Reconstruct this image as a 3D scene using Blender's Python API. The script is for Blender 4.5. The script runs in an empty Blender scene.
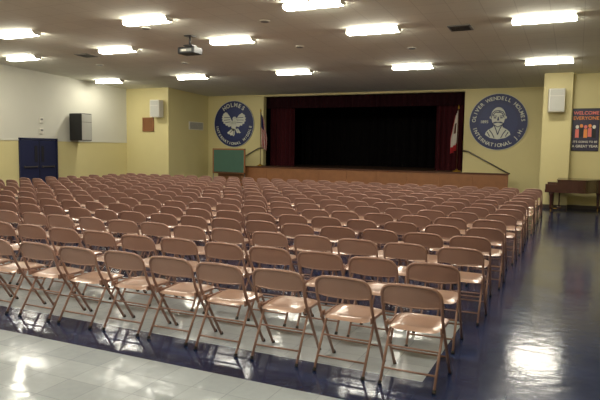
import bpy, bmesh, math, random
from mathutils import Vector, Matrix
random.seed(7)
S=bpy.context.scene
COL=S.collection

# ---------------------------------------------------------------- materials
def srgb(r,g,b):
    def f(c):
        c/=255.0
        return c/12.92 if c<=0.04045 else ((c+0.055)/1.055)**2.4
    return (f(r),f(g),f(b),1)
def mat(name,col,rough=0.5,metal=0.0,noise=0.0,nscale=8.0,bump=0.0,bscale=60.0,spec=0.5,coat=0.0):
    m=bpy.data.materials.new(name); m.use_nodes=True
    nt=m.node_tree; b=nt.nodes['Principled BSDF']
    b.inputs['Base Color'].default_value=col
    b.inputs['Roughness'].default_value=rough
    b.inputs['Metallic'].default_value=metal
    b.inputs['Specular IOR Level'].default_value=spec
    b.inputs['Coat Weight'].default_value=coat
    b.inputs['Coat Roughness'].default_value=0.12
    tc=nt.nodes.new('ShaderNodeTexCoord')
    if noise>0:
        n=nt.nodes.new('ShaderNodeTexNoise'); n.inputs['Scale'].default_value=nscale
        n.inputs['Detail'].default_value=4
        nt.links.new(tc.outputs['Object'],n.inputs['Vector'])
        mx=nt.nodes.new('ShaderNodeMix'); mx.data_type='RGBA'
        mx.inputs[6].default_value=tuple(c*(1-noise) for c in col[:3])+(1,)
        mx.inputs[7].default_value=tuple(min(1,c*(1+noise)) for c in col[:3])+(1,)
        nt.links.new(n.outputs['Fac'],mx.inputs[0])
        nt.links.new(mx.outputs[2],b.inputs['Base Color'])
    if bump>0:
        n2=nt.nodes.new('ShaderNodeTexNoise'); n2.inputs['Scale'].default_value=bscale
        nt.links.new(tc.outputs['Object'],n2.inputs['Vector'])
        bp=nt.nodes.new('ShaderNodeBump'); bp.inputs['Strength'].default_value=bump; bp.inputs['Distance'].default_value=0.01
        nt.links.new(n2.outputs['Fac'],bp.inputs['Height']); nt.links.new(bp.outputs['Normal'],b.inputs['Normal'])
    return m
def emis(name,col,st):
    m=bpy.data.materials.new(name); m.use_nodes=True
    b=m.node_tree.nodes['Principled BSDF']
    b.inputs['Base Color'].default_value=(0.8,0.8,0.8,1)
    b.inputs['Emission Color'].default_value=col; b.inputs['Emission Strength'].default_value=st
    return m

M_wall=mat('wall_paint_yellow',srgb(206,195,142),0.55,noise=0.04,nscale=1.5,bump=0.08,bscale=90)
M_wallw=mat('wall_paint_white',srgb(200,199,186),0.7,noise=0.03,nscale=1.5,bump=0.08,bscale=90)
M_base=mat('baseboard_rubber',srgb(60,48,38),0.5,noise=0.1)
M_wood=mat('stage_wood',srgb(140,92,56),0.4,noise=0.25,nscale=5)
M_woodd=mat('dark_wood',srgb(82,46,28),0.3,noise=0.25,nscale=6)
M_stagefl=mat('stage_floor_wood',srgb(60,40,26),0.45,noise=0.2,nscale=4)
M_black=mat('black_cloth',srgb(12,10,11),0.95,noise=0.2,spec=0.1)
M_maroon=mat('maroon_velvet',srgb(54,14,20),0.9,noise=0.2,nscale=12,spec=0.15)
M_val=mat('valance_velvet',srgb(36,13,18),0.95,noise=0.2,nscale=12,spec=0.1)
M_chair=mat('chair_enamel_tan',srgb(162,124,110),0.38,metal=0.15,noise=0.06,nscale=5,coat=0.25)
M_seatlit=mat('chair_enamel_lit_seat',srgb(180,144,124),0.28,metal=0.1,noise=0.06,nscale=5,coat=0.5)  # chair enamel again, colour lightened to paint in the highlights on the seats
M_rub=mat('rubber_grey',srgb(50,45,42),0.7,noise=0.1)
M_metal=mat('steel',srgb(110,105,100),0.35,metal=0.8,noise=0.05)
M_blackp=mat('black_plastic',srgb(22,22,24),0.5,noise=0.1)
M_white=mat('white_paint',srgb(215,212,200),0.5,noise=0.03)
M_blue=mat('medallion_blue',srgb(24,36,86),0.45,noise=0.06,nscale=4)
M_blue2=mat('medallion_inner_blue',srgb(30,44,96),0.45,noise=0.06,nscale=4)
M_mw=mat('medallion_white',srgb(205,208,196),0.5,noise=0.03)
M_gold=mat('gold',srgb(190,150,60),0.35,metal=0.8,noise=0.05)
M_red=mat('flag_red',srgb(160,30,36),0.8,noise=0.08)
M_fblue=mat('flag_blue',srgb(30,38,90),0.8,noise=0.08)
M_fwhite=mat('flag_white',srgb(200,195,185),0.8,noise=0.04)
M_green=mat('chalkboard_green',srgb(58,92,76),0.6,noise=0.12,nscale=3)
M_door=mat('door_navy',srgb(28,34,66),0.4,noise=0.08)
M_grille=mat('grille_grey',srgb(130,132,128),0.5,metal=0.3,noise=0.05)
M_lgrille=mat('grille_light',srgb(176,176,168),0.6,noise=0.05)
M_piano=mat('piano_mahogany',srgb(68,36,28),0.25,noise=0.2,nscale=7,coat=0.4)
M_poster=mat('poster_navy',srgb(44,40,66),0.4,noise=0.1)
M_orange=mat('poster_orange',srgb(225,140,70),0.5,noise=0.05)
M_pink=mat('poster_pink',srgb(225,120,110),0.5,noise=0.05)
M_lens=emis('fluorescent_lens',(1.0,0.95,0.81,1),57.0)

def ceiling_mat():
    m=mat('acoustic_ceiling_tile',srgb(188,180,160),0.85,spec=0.2)
    nt=m.node_tree;b=nt.nodes['Principled BSDF']
    tc=nt.nodes.new('ShaderNodeTexCoord')
    br=nt.nodes.new('ShaderNodeTexBrick')
    br.offset=0; br.inputs['Scale'].default_value=1.0
    br.inputs['Brick Width'].default_value=0.61; br.inputs['Row Height'].default_value=0.61
    br.inputs['Mortar Size'].default_value=0.008
    br.inputs['Color1'].default_value=srgb(220,219,204); br.inputs['Color2'].default_value=srgb(216,215,200)
    br.inputs['Mortar'].default_value=srgb(200,198,184)
    nt.links.new(tc.outputs['Object'],br.inputs['Vector'])
    nt.links.new(br.outputs['Color'],b.inputs['Base Color'])
    return m
M_ceil=ceiling_mat()

def floor_mat():
    m=bpy.data.materials.new('vinyl_tile_floor'); m.use_nodes=True
    nt=m.node_tree; L=nt.links; b=nt.nodes['Principled BSDF']
    N=nt.nodes.new
    tc=N('ShaderNodeTexCoord'); sep=N('ShaderNodeSeparateXYZ'); L.new(tc.outputs['Object'],sep.inputs[0])
    def mth(op,a,bb=None):
        n=N('ShaderNodeMath'); n.operation=op
        for i,v in enumerate((a,bb)):
            if v is None: continue
            if isinstance(v,(int,float)): n.inputs[i].default_value=v
            else: L.new(v,n.inputs[i])
        return n.outputs[0]
    X,Y=sep.outputs[0],sep.outputs[1]
    T=0.305
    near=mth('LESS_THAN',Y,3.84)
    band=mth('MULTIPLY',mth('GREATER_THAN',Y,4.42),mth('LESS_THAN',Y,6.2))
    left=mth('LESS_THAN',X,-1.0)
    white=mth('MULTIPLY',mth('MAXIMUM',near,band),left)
    # per tile variation
    tx=mth('FLOOR',mth('DIVIDE',mth('ADD',X,1.0),T)); ty=mth('FLOOR',mth('DIVIDE',mth('SUBTRACT',Y,3.84),T))
    cmb=N('ShaderNodeCombineXYZ'); L.new(tx,cmb.inputs[0]); L.new(ty,cmb.inputs[1])
    wn=N('ShaderNodeTexWhiteNoise'); L.new(cmb.outputs[0],wn.inputs['Vector'])
    nz=N('ShaderNodeTexNoise'); nz.inputs['Scale'].default_value=14; nz.inputs['Detail'].default_value=6
    L.new(tc.outputs['Object'],nz.inputs['Vector'])
    v=mth('ADD',mth('MULTIPLY',wn.outputs['Value'],0.5),mth('MULTIPLY',nz.outputs['Fac'],0.5))
    def mix(f,a,c):
        n=N('ShaderNodeMix'); n.data_type='RGBA'; L.new(f,n.inputs[0])
        for i,q in ((6,a),(7,c)):
            if isinstance(q,tuple): n.inputs[i].default_value=q
            else: L.new(q,n.inputs[i])
        return n.outputs[2]
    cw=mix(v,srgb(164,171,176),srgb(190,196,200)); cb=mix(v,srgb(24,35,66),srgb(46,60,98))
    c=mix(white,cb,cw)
    fx=mth('FRACT',mth('DIVIDE',mth('ADD',X,1.0),T)); fy=mth('FRACT',mth('DIVIDE',mth('SUBTRACT',Y,3.84),T))
    j=mth('MAXIMUM',mth('LESS_THAN',fx,0.012),mth('LESS_THAN',fy,0.012))
    c=mix(mth('MULTIPLY',j,0.45),c,srgb(70,72,80))
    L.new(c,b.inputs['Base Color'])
    n3=N('ShaderNodeTexNoise'); n3.inputs['Scale'].default_value=2.0; L.new(tc.outputs['Object'],n3.inputs['Vector'])
    L.new(mth('ADD',mth('MULTIPLY',n3.outputs['Fac'],0.10),0.09),b.inputs['Roughness'])
    n4=N('ShaderNodeTexNoise'); n4.inputs['Scale'].default_value=9.0; n4.inputs['Detail'].default_value=3; L.new(tc.outputs['Object'],n4.inputs['Vector'])
    bp=N('ShaderNodeBump'); bp.inputs['Strength'].default_value=0.20; bp.inputs['Distance'].default_value=0.01
    h=mth('ADD',n4.outputs['Fac'],mth('MULTIPLY',wn.outputs['Value'],0.05))
    L.new(h,bp.inputs['Height']); L.new(bp.outputs['Normal'],b.inputs['Normal'])
    return m
M_floor=floor_mat()

# ---------------------------------------------------------------- mesh helpers
class MB:
    def __init__(s,name,mats): s.bm=bmesh.new(); s.name=name; s.mats=mats
    def box(s,c,size,m=0,rot=None,bevel=0.0):
        r=bmesh.ops.create_cube(s.bm,size=1.0); vs=r['verts']
        for v in vs: v.co=Vector((v.co.x*size[0],v.co.y*size[1],v.co.z*size[2]))
        if bevel>0:
            es=list({e for v in vs for e in v.link_edges})
            rb=bmesh.ops.bevel(s.bm,geom=es,offset=bevel,segments=2,affect='EDGES',profile=0.5)
            vs=list({v for f in rb['faces'] for v in f.verts}|{v for v in vs if v.is_valid})
        fs={f for v in vs for f in v.link_faces}
        for f in fs: f.material_index=m
        for v in vs:
            co=v.co
            if rot is not None: co=rot@co
            v.co=co+Vector(c)
        return vs
    def tube(s,pts,r,seg=8,m=0,closed=False,smooth=True):
        pts=[Vector(p) for p in pts]; n=len(pts); rings=[]
        prev=None
        for i,p in enumerate(pts):
            if closed: t=(pts[(i+1)%n]-pts[i-1])
            else: t=(pts[min(i+1,n-1)]-pts[max(i-1,0)])
            t.normalize()
            if prev is None:
                a=Vector((0,0,1)) if abs(t.z)<0.9 else Vector((1,0,0))
                u=t.cross(a).normalized()
            else:
                u=(prev-t*prev.dot(t)).normalized()
            prev=u; w=t.cross(u)
            rr=r[i] if isinstance(r,(list,tuple)) else r
            rings.append([s.bm.verts.new(p+(u*math.cos(2*math.pi*k/seg)+w*math.sin(2*math.pi*k/seg))*rr) for k in range(seg)])
        rng=range(n) if closed else range(n-1)
        for i in rng:
            A,B=rings[i],rings[(i+1)%n]
            for k in range(seg):
                f=s.bm.faces.new((A[k],A[(k+1)%seg],B[(k+1)%seg],B[k])); f.material_index=m; f.smooth=smooth
        if not closed:
            for R in (rings[0][::-1],rings[-1]):
                f=s.bm.faces.new(R); f.material_index=m
    def grid(s,P,m=0,smooth=True,mf=None):
        V=[[s.bm.verts.new(p) for p in row] for row in P]
        for i in range(len(V)-1):
            for j in range(len(V[0])-1):
                f=s.bm.faces.new((V[i][j],V[i][j+1],V[i+1][j+1],V[i+1][j])); f.smooth=smooth
                f.material_index=mf(i,j) if mf else m
    def poly(s,pts,z0,z1,m=0,M=None):
        a=[s.bm.verts.new((p[0],p[1],z0)) for p in pts]; b=[s.bm.verts.new((p[0],p[1],z1)) for p in pts]
        fs=[s.bm.faces.new(a[::-1]),s.bm.faces.new(b)]
        n=len(pts)
        for i in range(n): fs.append(s.bm.faces.new((a[i],a[(i+1)%n],b[(i+1)%n],b[i])))
        for f in fs: f.material_index=m
        if M is not None:
            for v in a+b: v.co=M@v.co
    def text(s,txt,size,M,m=0,ext=0.006):
        cu=bpy.data.curves.new('tmp','FONT'); cu.body=txt; cu.size=size; cu.align_x='CENTER'; cu.align_y='CENTER'; cu.extrude=ext; cu.offset=size*0.018
        cu.resolution_u=3
        o=bpy.data.objects.new('tmp',cu); COL.objects.link(o)
        dg=bpy.context.evaluated_depsgraph_get(); dg.update()
        me=bpy.data.meshes.new_from_object(o.evaluated_get(dg))
        nv=len(s.bm.verts); nf=len(s.bm.faces)
        s.bm.from_mesh(me); s.bm.verts.ensure_lookup_table(); s.bm.faces.ensure_lookup_table()
        for v in s.bm.verts[nv:]: v.co=M@v.co
        for f in s.bm.faces[nf:]: f.material_index=m
        bpy.data.objects.remove(o); bpy.data.meshes.remove(me); bpy.data.curves.remove(cu)
    def mesh(s,fix=True):
        if fix: bmesh.ops.recalc_face_normals(s.bm,faces=s.bm.faces[:])
        me=bpy.data.meshes.new(s.name); s.bm.to_mesh(me); s.bm.free()
        for m in s.mats: me.materials.append(m)
        return me
    def obj(s,loc=(0,0,0),rot=(0,0,0),fix=True):
        o=bpy.data.objects.new(s.name,s.mesh(fix)); COL.objects.link(o); o.location=loc; o.rotation_euler=rot; return o
def boxobj(name,x0,x1,y0,y1,z0,z1,m):
    b=MB(name,[m]); c=((x0+x1)/2,(y0+y1)/2,(z0+z1)/2)
    b.box((0,0,0),(x1-x0,y1-y0,z1-z0)); return b.obj(c)

# ---------------------------------------------------------------- room
XL,XR=-18.07,3.4
YF,YS,YB=20.5,23.5,-6.0
ZT=5.5
def cz(y): return 5.10-0.04*y
fl=MB('floor',[M_floor]); fl.grid([[(XL-0.2,YB-0.2,0),(XR+0.2,YB-0.2,0)],[(XL-0.2,YS+0.2,0),(XR+0.2,YS+0.2,0)]]); fl.obj()
ce=MB('ceiling',[M_ceil])
Lc=YS+0.2-YB+0.2
ce.box((0,0,0.06),(XR-XL+0.5,Lc,0.12))
ym=(YS+YB)/2
ce.obj(((XL+XR)/2,ym,cz(ym)),(-math.atan(0.04),0,0))
boxobj('wall_left',XL-0.2,XL,YB,YF+0.2,0,1.95,M_wall)
boxobj('wall_left_upper',XL-0.2,XL,YB,YF+0.2,1.95,ZT,M_wallw)
boxobj('wall_right',XR,XR+0.2,YB,YF+0.6,0,ZT,M_wall)
boxobj('wall_back',XL-0.2,XR+0.2,YB-0.2,YB,0,ZT,M_wall)
boxobj('wall_front_left',XL,-15.8,YF,YF+0.2,0,4.6,M_wall)
boxobj('wall_return_left',-16.0,-15.8,YF+0.2,YS,0,4.5,M_wall)
boxobj('wall_front_right',-1.08,-0.24,YF,YF+0.3,0,4.6,M_wall)
boxobj('wall_return_right',-1.08,-0.88,YF+0.3,YS,0,4.5,M_wall)
boxobj('wall_front_far_right',-0.24,XR,YF+0.3,YF+0.5,0,4.6,M_wall)
OX0,OX1,OZ=-12.85,-4.04,4.08
boxobj('wall_stage_left',-16.0,OX0,YS,YS+0.25,0,4.5,M_wall)
boxobj('wall_stage_right',OX1,-0.88,YS,YS+0.25,0,4.5,M_wall)
boxobj('wall_stage_header',OX0,OX1,YS,YS+0.25,OZ,4.5,M_wall)
boxobj('wall_backstage_rear',-16,-1,31,31.2,0,6,M_black)
boxobj('wall_backstage_left',-15.2,-15,YS+0.25,31,0,6,M_black)
boxobj('wall_backstage_right',-2,-1.8,YS+0.25,31,0,6,M_black)
boxobj('ceiling_backstage',-16,-1,YS+0.25,31.2,4.6,4.8,M_black)
boxobj('baseboard_left',XL,XL+0.015,YB,14.85,0,0.12,M_base)
boxobj('baseboard_front_left',XL,-15.8,YF-0.015,YF,0,0.12,M_base)
boxobj('baseboard_front_right',-1.08,-0.24,YF-0.015,YF,0,0.12,M_base)
boxobj('baseboard_far_right',-0.24,XR,YF+0.285,YF+0.3,0,0.12,M_base)
boxobj('trim_1',XL,XL+0.02,YB,YF,1.93,1.98,M_wallw)

# ---------------------------------------------------------------- stage platform
st=MB('stage_apron',[M_wood,M_woodd,M_stagefl])
AX0,AX1,AY=-14.6,-2.24,22.5
YE=YS-0.01
st.box(((AX0+AX1)/2,AY+0.04,0.5),(AX1-AX0,0.08,1.0),0)
n=10; w=(AX1-AX0)/n
for i in range(n):
    xc=AX0+w*(i+0.5)
    st.box((xc,AY-0.008,0.5),(w-0.03,0.02,0.82),0,bevel=0.004)
st.box(((AX0+AX1)/2,AY,0.06),(AX1-AX0+0.02,0.05,0.12),1)
st.box(((AX0+AX1)/2,AY,0.975),(AX1-AX0+0.04,0.08,0.05),1)
st.box(((OX0+OX1)/2,(AY+0.08+YE)/2,0.97),(OX1-OX0,YE-AY-0.08,0.05),2)
for sgn,x0 in ((1,OX1),(-1,OX0)):
    for k in range(5):
        h=0.97-0.17*(k+1)
        st.box((x0+sgn*(0.15+0.3*k),(AY+0.08+YE)/2,h/2),(0.3,YE-AY-0.08,h),0)
st.obj()
boxobj('stage_floor',OX0+0.01,OX1-0.01,YS,30.98,0,0.995,M_stagefl)
for sgn,x0 in ((1,OX1),(-1,OX0)):
    hr=MB('stair_handrail',[M_metal])
    y=YS-0.09
    hr.tube([(x0,y+0.07,1.80),(x0+sgn*0.05,y,1.80),(x0+sgn*0.2,y,1.78),(x0+sgn*1.7,y,0.98),(x0+sgn*1.75,y+0.07,0.97)],0.025,8)
    for f in (0.3,1.5):
        z=1.78-(f-0.2)*0.533
        hr.tube([(x0+sgn*f,y,z),(x0+sgn*f,y+0.07,z-0.04)],0.012,6)
    hr.obj()

def curtain(name,x0,x1,y,z0,z1,m,amp=0.07,per=0.22,gather=0.0):
    b=MB(name,[m]); nx=int(abs(x1-x0)/per*10); nz=8; P=[]
    for j in range(nz+1):
        z=z0+(z1-z0)*j/nz; row=[]
        for i in range(nx+1):
            t=i/nx; x=x0+(x1-x0)*t
            a=amp*(0.75+0.25*math.sin(i*0.13+1))
            row.append((x,y+a*math.sin(2*math.pi*(x-x0)/per+0.5*math.sin(x*2.3))+0.01*math.sin(j+i*0.2),z))
        P.append(row)
    b.grid(P)
    b.tube([(x0,y,z1+0.01),(x1,y,z1+0.01)],0.03,6)
    return b.obj(fix=False)
curtain('stage_curtain',OX0+0.02,-11.55,YS+0.62,1.0,4.25,M_maroon)
curtain('stage_curtain',-5.25,OX1-0.02,YS+0.62,1.0,4.25,M_maroon)
curtain('stage_valance',OX0-0.3,OX1+0.3,YS+0.42,3.58,4.25,M_val,amp=0.06,per=0.28)
curtain('stage_backdrop',OX0+0.03,OX1-0.03,27.5,1.0,4.5,M_black,amp=0.08,per=0.4)

# ---------------------------------------------------------------- medallions
def arc(r,a0,a1,n): return [(r*math.cos(a0+(a1-a0)*i/n),r*math.sin(a0+(a1-a0)*i/n)) for i in range(n+1)]
def ring(b,r0,r1,z0,z1,m,n=64):
    for i in range(n):
        a=2*math.pi*i/n; c=2*math.pi*(i+1)/n
        b.poly([(r0*math.cos(a),r0*math.sin(a)),(r1*math.cos(a),r1*math.sin(a)),(r1*math.cos(c),r1*math.sin(c)),(r0*math.cos(c),r0*math.sin(c))],z0,z1,m)
def arctext(b,txt,r,size,mid,step,top=True,m=1):
    n=len(txt)
    for i,ch in enumerate(txt):
        if ch==' ': continue
        k=(i-(n-1)/2)*step
        if top: a=mid-k; rot=a-math.pi/2
        else: a=mid+k; rot=a+math.pi/2
        M=Matrix.Translation((r*math.cos(a),r*math.sin(a),0.045))@Matrix.Rotation(rot,4,'Z')
        b.text(ch,size,M,m)
def disc_base(name):
    b=MB(name,[M_blue,M_mw,M_blue2])
    b.poly(arc(1.06,0,2*math.pi*63/64,63),0,0.04,0)
    ring(b,1.045,1.06,0.035,0.05,1); 
    return b
H=math.pi/2
b=disc_base('eagle_medallion')
b.poly(arc(0.73,0,2*math.pi*47/48,47),0.03,0.044,2)
arctext(b,'HOLMES',0.86,0.26,H,0.245)
arctext(b,'INTERNATIONAL MIDDLE',0.90,0.175,-H,0.150,top=False)
lw=[(-0.02,0.05),(-0.12,0.18),(-0.22,0.36),(-0.36,0.52),(-0.44,0.54),(-0.50,0.49),(-0.56,0.46),(-0.55,0.40),(-0.62,0.36),(-0.58,0.31),(-0.64,0.25),(-0.58,0.20),(-0.62,0.13),(-0.53,0.10),(-0.54,0.02),(-0.44,0.01),(-0.42,-0.07),(-0.32,-0.06),(-0.26,-0.14),(-0.14,-0.10)]
rw=[(0.06,0.08),(0.16,0.26),(0.30,0.42),(0.44,0.50),(0.52,0.44),(0.60,0.40),(0.58,0.33),(0.65,0.27),(0.60,0.21),(0.64,0.13),(0.56,0.10),(0.57,0.01),(0.47,0.0),(0.44,-0.08),(0.34,-0.06),(0.28,-0.14),(0.14,-0.10)]
body=[(-0.12,-0.15),(-0.10,0.06),(-0.04,0.18),(-0.06,0.26),(0.0,0.33),(0.09,0.33),(0.15,0.27),(0.21,0.22),(0.19,0.18),(0.11,0.2),(0.12,0.08),(0.14,-0.10),(0.06,-0.28),(-0.02,-0.34)]
tail=[(-0.06,-0.20),(-0.34,-0.40),(-0.28,-0.46),(-0.20,-0.46),(-0.16,-0.53),(-0.06,-0.50),(0.0,-0.56),(0.06,-0.48),(0.06,-0.22)]
for p in (lw,rw,body,tail): b.poly(p,0.04,0.06,1)
for sx in (0.16,0.26):
    b.poly([(sx-0.08,-0.2),(sx-0.02,-0.2),(sx+0.08,-0.36),(sx+0.14,-0.38),(sx+0.05,-0.42),(sx,-0.38)],0.04,0.058,1)
for x,y,x2,y2 in [(-0.2,0.3,-0.5,0.3),(-0.18,0.2,-0.52,0.17),(-0.16,0.1,-0.46,0.06),(0.2,0.28,0.52,0.3),(0.18,0.18,0.54,0.18),(0.17,0.08,0.48,0.06),(-0.05,-0.28,-0.2,-0.42),(0.0,-0.32,0.0,-0.5)]:
    b.tube([(x,y,0.06),(x2,y2,0.06)],0.013,5,0)
b.tube([(0.07,0.27,0.06),(0.09,0.27,0.062)],0.018,6,0)
b.obj((-14.38,YS-0.001,2.87),(H,0,0))

b=disc_base('portrait_medallion')
b.poly(arc(0.70,0,2*math.pi*47/48,47),0.03,0.042,2)
arctext(b,'OLIVER WENDELL HOLMES',0.88,0.19,H,0.150)
arctext(b,'INTERNATIONAL J.H.',0.88,0.19,-H,0.150,top=False)
b.text('1895',0.15,Matrix.Translation((-0.50,0.0,0.045)),1)
b.poly([(-0.46,-0.48),(-0.43,-0.38),(-0.34,-0.29),(-0.18,-0.20),(-0.14,-0.10),(0.14,-0.10),(0.18,-0.20),(0.34,-0.29),(0.43,-0.38),(0.46,-0.48),(0.28,-0.60),(0,-0.65),(-0.28,-0.60)],0.042,0.056,1)
head=[(0.27*math.cos(a)*(1-0.12*(math.sin(a)<0)),0.17+0.38*math.sin(a)) for a in [2*math.pi*i/28 for i in range(28)]]
b.poly(head,0.042,0.060,1)
for pts in ([(-0.25,0.14),(-0.22,0.32),(-0.12,0.41),(0.04,0.42),(0.17,0.37),(0.24,0.24)],[(-0.20,0.24),(-0.10,0.36),(0.05,0.35)],[(0.02,0.39),(0.15,0.31),(0.21,0.16)],
            [(-0.14,-0.12),(-0.06,-0.30),(0.0,-0.48)],[(0.14,-0.12),(0.06,-0.30),(0.0,-0.48)],[(-0.30,-0.30),(-0.19,-0.45),(-0.12,-0.60)],[(0.30,-0.30),(0.19,-0.45),(0.12,-0.60)],[(-0.2,-0.08),(0.0,-0.19),(0.2,-0.08)],
            [(-0.38,-0.38),(-0.28,-0.55)],[(0.38,-0.38),(0.28,-0.55)]):
    b.tube([(x,y,0.060) for x,y in pts],0.016,5,0)
for sx in(-1,1):
    b.poly([(sx*0.05,0.20),(sx*0.19,0.21),(sx*0.19,0.24),(sx*0.05,0.23)][::sx],0.058,0.068,0)
    b.poly([(sx*0.07,0.13),(sx*0.16,0.13),(sx*0.16,0.175),(sx*0.07,0.175)][::sx],0.058,0.068,0)
    b.poly([(0,0.0),(sx*0.10,0.01),(sx*0.22,-0.05),(sx*0.19,-0.075),(sx*0.08,-0.045),(0,-0.03)][::sx],0.058,0.070,0)
    b.poly([(sx*0.26,0.10),(sx*0.31,0.14),(sx*0.31,0.20),(sx*0.26,0.22)][::sx],0.042,0.06,1)
b.poly([(-0.015,0.19),(0.015,0.19),(0.04,0.05),(-0.04,0.05)],0.058,0.065,0)
b.obj((-2.78,YS-0.001,2.90),(H,0,0))

# ---------------------------------------------------------------- flags
def flag(loc,kind):
    b=MB('flag_on_pole',[M_gold,M_red,M_fwhite,M_fblue,M_woodd])
    b.tube([(0,0,0.0),(0,0,0.03),(0,0,0.05),(0,0,0.10)],[0.16,0.15,0.06,0.03],16,0)
    b.tube([(0,0,0.08),(0,0,2.38)],0.014,8,4)
    b.tube([(0,0,2.36),(0,0,2.40),(0,0,2.43),(0,0,2.52)],[0.015,0.035,0.03,0.004],8,0)
    nz,nx=26,40; P=[]
    for j in range(nz+1):
        t=j/nz; z=2.32-t*1.45; row=[]
        wd=0.10+0.20*min(1,t*1.6)
        for i in range(nx+1):
            s=i/nx
            row.append((0.02+wd*s*(1-0.12*t), 0.055*(0.4+t)*math.sin(s*15+t*1.2),z-0.28*s*(1-s*0.3)))
        P.append(row)
    def mf(i,j):
        if kind=='us':
            if i<11 and j<26: return 3
            return 1 if int((j+i*0.35)/3.2)%2 else 2
        if i>nz-5 or j>33: return 1
        if 6<i<14 and 12<j<26: return 4
        return 2
    b.grid(P,mf=mf)
    return b.obj(loc,fix=False)
flag((-12.72,23.0,1.002),'us').rotation_euler=(0,0,0.3)
flag((-4.16,22.95,1.002),'ca').rotation_euler=(0,0,math.pi-0.3)

# ---------------------------------------------------------------- chalkboard
b=MB('rolling_chalkboard',[M_green,M_wood,M_metal,M_rub])
b.box((0,0,1.2),(1.55,0.03,1.0),0)
for z in (0.68,1.72): b.box((0,0,z),(1.66,0.06,0.06),1,bevel=0.006)
for x in (-0.8,0.8):
    b.box((x,0,1.2),(0.06,0.06,1.1),1,bevel=0.006)
    b.tube([(x,0,0.68),(x,0,0.10)],0.02,8,2)
    b.tube([(x,-0.24,0.07),(x,0,0.12),(x,0.17,0.07)],0.018,8,2)
    for y in (-0.24,0.17): b.tube([(x-0.015,y,0.04),(x+0.015,y,0.04)],0.04,12,3)
b.tube([(-0.8,0,0.3),(0.8,0,0.3)],0.015,8,2)
b.box((0,-0.05,0.72),(1.4,0.08,0.02),2)
b.obj((-13.85,22.2,0))

# ---------------------------------------------------------------- wall speakers etc
def speaker(loc,rz,name='wall_speaker',sz=(0.46,0.34,0.72),m0=None,mg=None):
    b=MB(name,[m0 or M_white,mg or M_lgrille,M_metal,M_blackp])
    w,d,h=sz
    b.box((0,-d/2-0.08,0),(w,d,h),0,bevel=0.02)
    b.box((0,-d-0.085,0),(w-0.06,0.012,h-0.06),1,bevel=0.004)
    b.box((0,-d-0.092,h*0.18),(w-0.06,0.006,0.012),0)
    b.box((0,-0.01,0),(0.16,0.02,0.3),2); b.box((0,-0.05,0),(0.06,0.08,0.08),2)
    return b.obj(loc,(0,0,rz))
speaker((-0.72,YF,3.40),0.12)
speaker((-16.25,YF,3.38),0.12)
speaker((XL,17.45,2.50),H,'wall_speaker_cabinet',(0.55,0.62,1.05),M_blackp)
b=MB('notice_board',[M_wood,mat('cork',srgb(120,78,44),0.8,noise=0.2,nscale=20)])
b.box((0,-0.02,0),(0.56,0.03,0.56),1)
for s in(-1,1):
    b.box((s*0.28,-0.025,0),(0.04,0.05,0.6),0); b.box((0,-0.025,s*0.28),(0.6,0.05,0.04),0)
b.obj((-16.85,YF,2.73))
b=MB('air_return_grille',[M_white,M_grille])
b.box((0,-0.015,0),(1.1,0.03,0.36),0,bevel=0.005)
for k in range(7): b.box((0,-0.034,-0.13+k*0.043),(1.0,0.012,0.02),1,rot=Matrix.Rotation(0.5,3,'X'))
b.obj((-15.8,22.5,2.75),(0,0,H))
for z in (2.7,2.3):
    b=MB('thermostat',[M_white,M_grille]); b.box((0,-0.02,0),(0.16,0.04,0.2),0,bevel=0.01); b.box((0,-0.045,0.03),(0.1,0.01,0.06),1)
    b.obj((XL,15.9,z),(0,0,H))

# double door on left wall
b=MB('door_1',[M_door,M_grille,M_metal,M_blackp])
for s in (-1,1):
    b.box((s*0.39,-0.025,0.98),(0.76,0.045,1.95),0,bevel=0.004)
    b.box((s*0.39,-0.055,0.98),(0.6,0.02,0.03),2); b.box((s*0.39,-0.085,0.98),(0.58,0.03,0.05),2,bevel=0.01)
    for q in(-1,1): b.box((s*0.39+q*0.27,-0.06,0.98),(0.05,0.05,0.08),2)
    b.box((s*0.15,-0.05,1.45),(0.12,0.01,0.6),3); 
    b.box((s*0.82,-0.03,1.0),(0.07,0.06,2.06),0)
b.box((0,-0.03,2.0),(1.7,0.06,0.07),0)
b.box((0,-0.03,0.98),(0.02,0.055,1.94),3)
b.obj((XL,15.75,0),(0,0,H))

# poster
b=MB('welcome_poster',[M_poster,M_orange,M_pink,M_white,M_blackp])
b.box((0,-0.01,0),(0.78,0.02,1.34),4); b.box((0,-0.022,0),(0.74,0.006,1.30),0)
R=Matrix.Rotation(H,4,'X')
def pt(t,s,z,m): b.text(t,s,Matrix.Translation((0,-0.028,z))@R,m,0.002)
pt('WELCOME',0.15,0.52,2); pt('EVERYONE',0.15,0.36,1)
pt("IT'S GOING TO BE",0.085,-0.38,3); pt('A GREAT YEAR',0.11,-0.52,3)
for k in range(5):
    x=-0.24+0.12*k
    M=Matrix.Translation((x,-0.026,-0.05+0.03*(k%2)))@R
    b.poly([(0.05*math.cos(a),0.06*math.sin(a)+0.14) for a in [i*math.pi/5 for i in range(10)]],0,0.004,(3,1,2,1,3)[k],M)
    b.poly([(-0.055,-0.2),(0.055,-0.2),(0.05,0.07),(-0.05,0.07)],0,0.003,(2,4,1,2,4)[k],M)
b.obj((0.18,YF+0.297,2.51))

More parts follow.
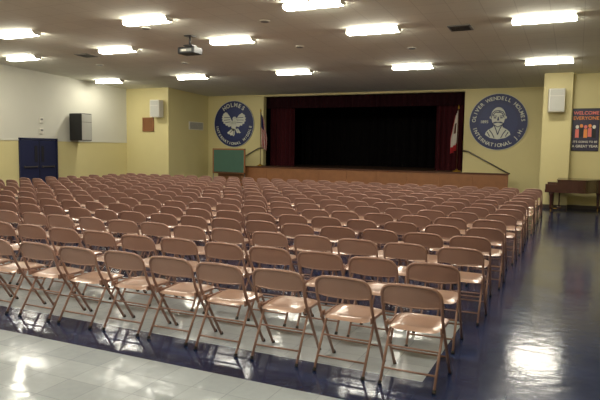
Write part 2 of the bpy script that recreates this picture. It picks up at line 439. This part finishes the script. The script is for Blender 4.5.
# ---------------------------------------------------------------- grand piano
b=MB('grand_piano',[M_piano,M_blackp,M_white,M_gold])
out=[(-0.85,-0.72),(0.05,-0.72),(0.2,-0.71)]
for i in range(1,9):
    t=i/8; out.append((0.2+0.45*t,-0.71+0.62*(t*t*(3-2*t))))
for i in range(0,9):
    a=-math.pi/2+math.pi*i/8; out.append((0.65+0.22*math.cos(a)*1.0,0.30+0.39*math.sin(a)+0.03))
out+=[(-0.85,0.72)]
case=out
b.poly([(-0.50,-0.72)]+case[1:-1]+[(-0.50,0.72)],0.60,0.96,0)
b.poly([(-0.52,-0.74)]+[(x+0.015,y) for x,y in case[1:-1]]+[(-0.52,0.73)],0.965,0.99,0)
b.box((-0.66,0,0.645),(0.36,1.44,0.09),0,bevel=0.01)
for s in(-1,1): b.box((-0.66,s*0.69,0.76),(0.34,0.06,0.18),0,bevel=0.01)
b.box((-0.74,0,0.70),(0.15,1.24,0.02),2)
for i in range(36):
    if i%7 in(2,6): continue
    b.box((-0.71,-0.6+i*0.0343,0.72),(0.09,0.014,0.02),1)
b.box((-0.53,0,0.80),(0.04,1.3,0.2),0)
for x,y in ((-0.66,-0.62),(-0.66,0.62),(0.62,0.25)):
    b.tube([(x,y,0.62),(x,y,0.55),(x,y,0.5),(x,y,0.16),(x,y,0.11)],[0.07,0.07,0.05,0.035,0.045],12,0)
    b.tube([(x-0.012,y,0.05),(x+0.012,y,0.05)],0.05,12,3)
    b.tube([(x,y,0.12),(x,y,0.05)],0.014,8,3)
for s in(-1,1): b.tube([(-0.45,s*0.09,0.64),(-0.45,s*0.06,0.12)],0.018,8,0)
b.box((-0.45,0,0.11),(0.12,0.3,0.06),0,bevel=0.01)
for s in(-1,0,1): b.box((-0.54,s*0.07,0.075),(0.12,0.025,0.012),3)
b.obj((0.0,19.7,0))

# ---------------------------------------------------------------- projector
b=MB('ceiling_projector',[M_blackp,M_metal,M_grille,M_white])
b.box((0,0,-0.01),(0.22,0.22,0.02),0)
b.tube([(0,0,0),(0,0,-0.24)],0.03,10,0)
b.box((0,0,-0.25),(0.26,0.2,0.03),0)
for s in(-1,1): b.tube([(s*0.1,0,-0.25),(s*0.14,0,-0.31)],0.012,6,0)
b.box((0,0,-0.38),(0.50,0.38,0.17),0,bevel=0.02)
b.tube([(0.1,0.17,-0.38),(0.1,0.24,-0.38)],0.05,16,1)
b.box((0.0,-0.192,-0.38),(0.34,0.008,0.07),2,bevel=0.002); b.box((-0.05,-0.198,-0.38),(0.14,0.006,0.05),3)
b.obj((-9.06,12.65,cz(12.65)))

# ---------------------------------------------------------------- light fixtures
L=MB('fluorescent_light',[M_lens,M_white])
prof=[(-0.12,0.0),(-0.13,-0.03),(-0.10,-0.10),(0.10,-0.10),(0.13,-0.03),(0.12,0.0)]
hl=0.61
for i in range(len(prof)-1):
    p,q=prof[i],prof[i+1]
    vs=[L.bm.verts.new(c) for c in ((-hl,p[0],p[1]),(hl,p[0],p[1]),(hl,q[0],q[1]),(-hl,q[0],q[1]))]
    f=L.bm.faces.new(vs); f.material_index=0 if 1<=i<=3 else 1
for s in(-1,1):
    vs=[L.bm.verts.new((s*(hl+0.004),p[0]*1.03,p[1]*1.03)) for p in prof]; L.bm.faces.new(vs).material_index=1
    L.box((s*hl,0,-0.03),(0.02,0.27,0.06),1)
Lme=L.mesh(False)
bmx=bmesh.new(); bmx.from_mesh(Lme); bmesh.ops.recalc_face_normals(bmx,faces=bmx.faces[:]); bmx.to_mesh(Lme); bmx.free()
lights=[(-0.86,18.2),(-4.71,18.1),(-8.74,18.1),(-12.87,18.15),(-16.87,18.2),
(-0.77,13.4),(-4.42,13.3),(-8.2,13.3),(-12.1,13.4),(-16.04,13.5),
(-0.9,10.9),(-4.87,10.9),(-8.99,10.92),(-13.2,11.0),(-17.0,11.0),
(-0.9,6.4),(-4.9,6.4),(-9.0,6.4),(-13.2,6.4),
(-0.9,1.8),(-4.9,1.8),(-9.0,1.8),(-13.2,1.8),(-4.9,-2.8),(-0.9,-2.8),(-9.0,-2.8)]
for x,y in lights:
    o=bpy.data.objects.new('fluorescent_light',Lme); COL.objects.link(o)
    o.location=(x,y,cz(y)-0.001); o.rotation_euler=(-math.atan(0.04),0,0)
sp=MB('ceiling_speaker',[M_grille,M_white]); sp.tube([(0,0,0),(0,0,-0.02)],0.12,20,1); sp.tube([(0,0,-0.015),(0,0,-0.028)],0.09,20,0); spm=sp.mesh()
for x,y in [(-9.6,11.6),(-4.1,15.6),(-6.9,14.6),(-14.6,15.3),(-2.0,9.6),(-11.5,15.8),(-6.5,11.9)]:
    o=bpy.data.objects.new('ceiling_speaker',spm); COL.objects.link(o); o.location=(x,y,cz(y)); o.rotation_euler=(-math.atan(0.04),0,0)
vt=MB('ceiling_vent',[M_grille,M_blackp]); vt.box((0,0,-0.01),(0.5,0.5,0.02),0,bevel=0.004)
for k in range(5): vt.box((0,-0.17+k*0.085,-0.022),(0.42,0.03,0.01),1)
vtm=vt.mesh()
for x,y in [(-2.53,13.8),(-13.8,13.9)]:
    o=bpy.data.objects.new('ceiling_vent',vtm); COL.objects.link(o); o.location=(x,y,cz(y)); o.rotation_euler=(-math.atan(0.04),0,0)

# ---------------------------------------------------------------- folding chairs
c=MB('folding_chair',[M_chair,M_seatlit,M_rub])
def prof_pt(z):
    pts=[(0.0,0.40),(0.42,0.115),(0.52,0.055),(0.62,0.015),(0.785,-0.03)]
    for (z0,y0),(z1,y1) in zip(pts,pts[1:]):
        if z<=z1: return y0+(y1-y0)*(z-z0)/(z1-z0)
    return pts[-1][1]
W=0.228; r=0.013; CR=0.09; ZC=0.685
left=[(-W,prof_pt(z),z) for z in (0.012,0.2,0.42,0.47,0.52,0.57,0.62,ZC)]
cor=[]
for i in range(1,7):
    a=math.pi-(math.pi/2)*i/6
    z=ZC+0.087*math.sin(a); x=-W+CR+CR*math.cos(a)
    cor.append((x,prof_pt(z)-0.012*i/6,z))
mid=[(x,prof_pt(0.775)-0.012-0.012*(1-(x/0.14)**2),0.772+0.008*(1-(x/0.14)**2)) for x in (-0.07,0.0,0.07)]
path=left+cor+mid+[(-x,y,z) for x,y,z in cor[::-1]]+[(-x,y,z) for x,y,z in left[::-1]]
c.tube(path,r,8,0)
ZB=0.625
for dy in (-0.004,0.006):
    P=[]
    for j in range(8):
        z=ZB+(0.768-ZB)*j/7
        row=[]
        hw=W if z<ZC else W-CR+math.sqrt(max(0,CR**2-(min((z-ZC)*CR/0.087,CR*0.98))**2))
        for i in range(9):
            s=-1+2*i/8; row.append((hw*s,prof_pt(z)-0.022*(1-s*s)+dy,z-0.012*(1-s*s)*(1 if j==0 else 0)))
        P.append(row)
    c.grid(P,0)
c.tube([(W*s,prof_pt(ZB-.003)-0.022*(1-s*s),ZB-0.005-0.012*(1-s*s)) for s in [-1+i/5 for i in range(11)]],0.008,6,0)
for s in(-1,1):
    c.tube([(s*0.206,0.19,0.415),(s*0.206,0.11,0.29),(s*0.206,-0.065,0.012)],0.011,8,0)
    c.tube([(s*0.206,-0.058,0.022),(s*0.206,-0.072,0.0)],0.015,8,2)
    c.tube([(s*W,0.392,0.022),(s*W,0.408,0.0)],0.016,8,2)
    c.box((s*0.216,0.11,0.43),(0.012,0.09,0.05),0,bevel=0.004)
    c.box((s*0.207,0.25,0.425),(0.01,0.28,0.022),0)
def yz_r(z): return 0.11+(-0.175)*(0.29-z)/0.278
c.tube([(-0.206,yz_r(0.11),0.11),(0.206,yz_r(0.11),0.11)],0.008,6,0)
c.tube([(-0.206,yz_r(0.26),0.26),(0.206,yz_r(0.26),0.26)],0.008,6,0)
c.tube([(-W,prof_pt(0.17),0.17),(W,prof_pt(0.17),0.17)],0.008,6,0)
def seat_outline(i,j,n):
    s=-1+2*i/n; t=j/n
    hw=0.196+0.018*t
    u=s; v=-1+2*t
    k=(abs(u)**6+abs(v)**6)**(1/6) if (u or v) else 1
    mx=max(abs(u),abs(v)) or 1
    f=mx/k if k>0 else 1
    return hw*u*f, 0.255+0.215*v*f, max(abs(u),abs(v))
n=10
P=[]
for j in range(n+1):
    row=[]
    for i in range(n+1):
        x,y,e=seat_outline(i,j,n)
        z=0.445-0.012*(1-e*e)+0.008*(y-0.25)/0.2
        if e>0.99: z-=0.024
        row.append((x,y,z))
    P.append(row)
c.grid(P,1)
P2=[[ (p[0],p[1],p[2]-0.012 if (0<i<n and 0<j<n) else p[2]) for i,p in enumerate(row)] for j,row in enumerate(P)]
c.grid(P2,1)
cme=c.mesh(False)
rows=15; cols=26; sx=0.562; sy=0.93
for rr in range(rows):
    xo=random.uniform(-0.04,0.04) if rr else 0
    yo=random.uniform(-0.03,0.03) if rr else 0
    for k in range(cols):
        o=bpy.data.objects.new('folding_chair',cme); COL.objects.link(o)
        o.location=(-1.07-k*sx+xo+random.uniform(-0.02,0.02),4.32+rr*sy+yo+random.uniform(-0.025,0.025),0)
        o.rotation_euler=(0,0,random.gauss(0,0.035))

# ---------------------------------------------------------------- world & camera
w=bpy.data.worlds.new('world'); S.world=w; w.use_nodes=True
w.node_tree.nodes['Background'].inputs[0].default_value=(0.5,0.5,0.5,1); w.node_tree.nodes['Background'].inputs[1].default_value=0.02
cam=bpy.data.cameras.new('camera'); co=bpy.data.objects.new('camera',cam); COL.objects.link(co)
cam.sensor_width=36; cam.lens=36*591/600; cam.clip_end=200
Rr=Vector((.9055,.4246,.0147)).normalized(); Fw=Vector((-.4214,.9026,-.0862)); Fw=(Fw-Rr*Fw.dot(Rr)).normalized(); Up=Rr.cross(Fw)
m=Matrix((( Rr.x,Up.x,-Fw.x,0),(Rr.y,Up.y,-Fw.y,0),(Rr.z,Up.z,-Fw.z,1.78),(0,0,0,1)))
co.matrix_world=m
S.camera=co
S.view_settings.view_transform='Standard'
S.view_settings.look='None'
S.view_settings.exposure=0
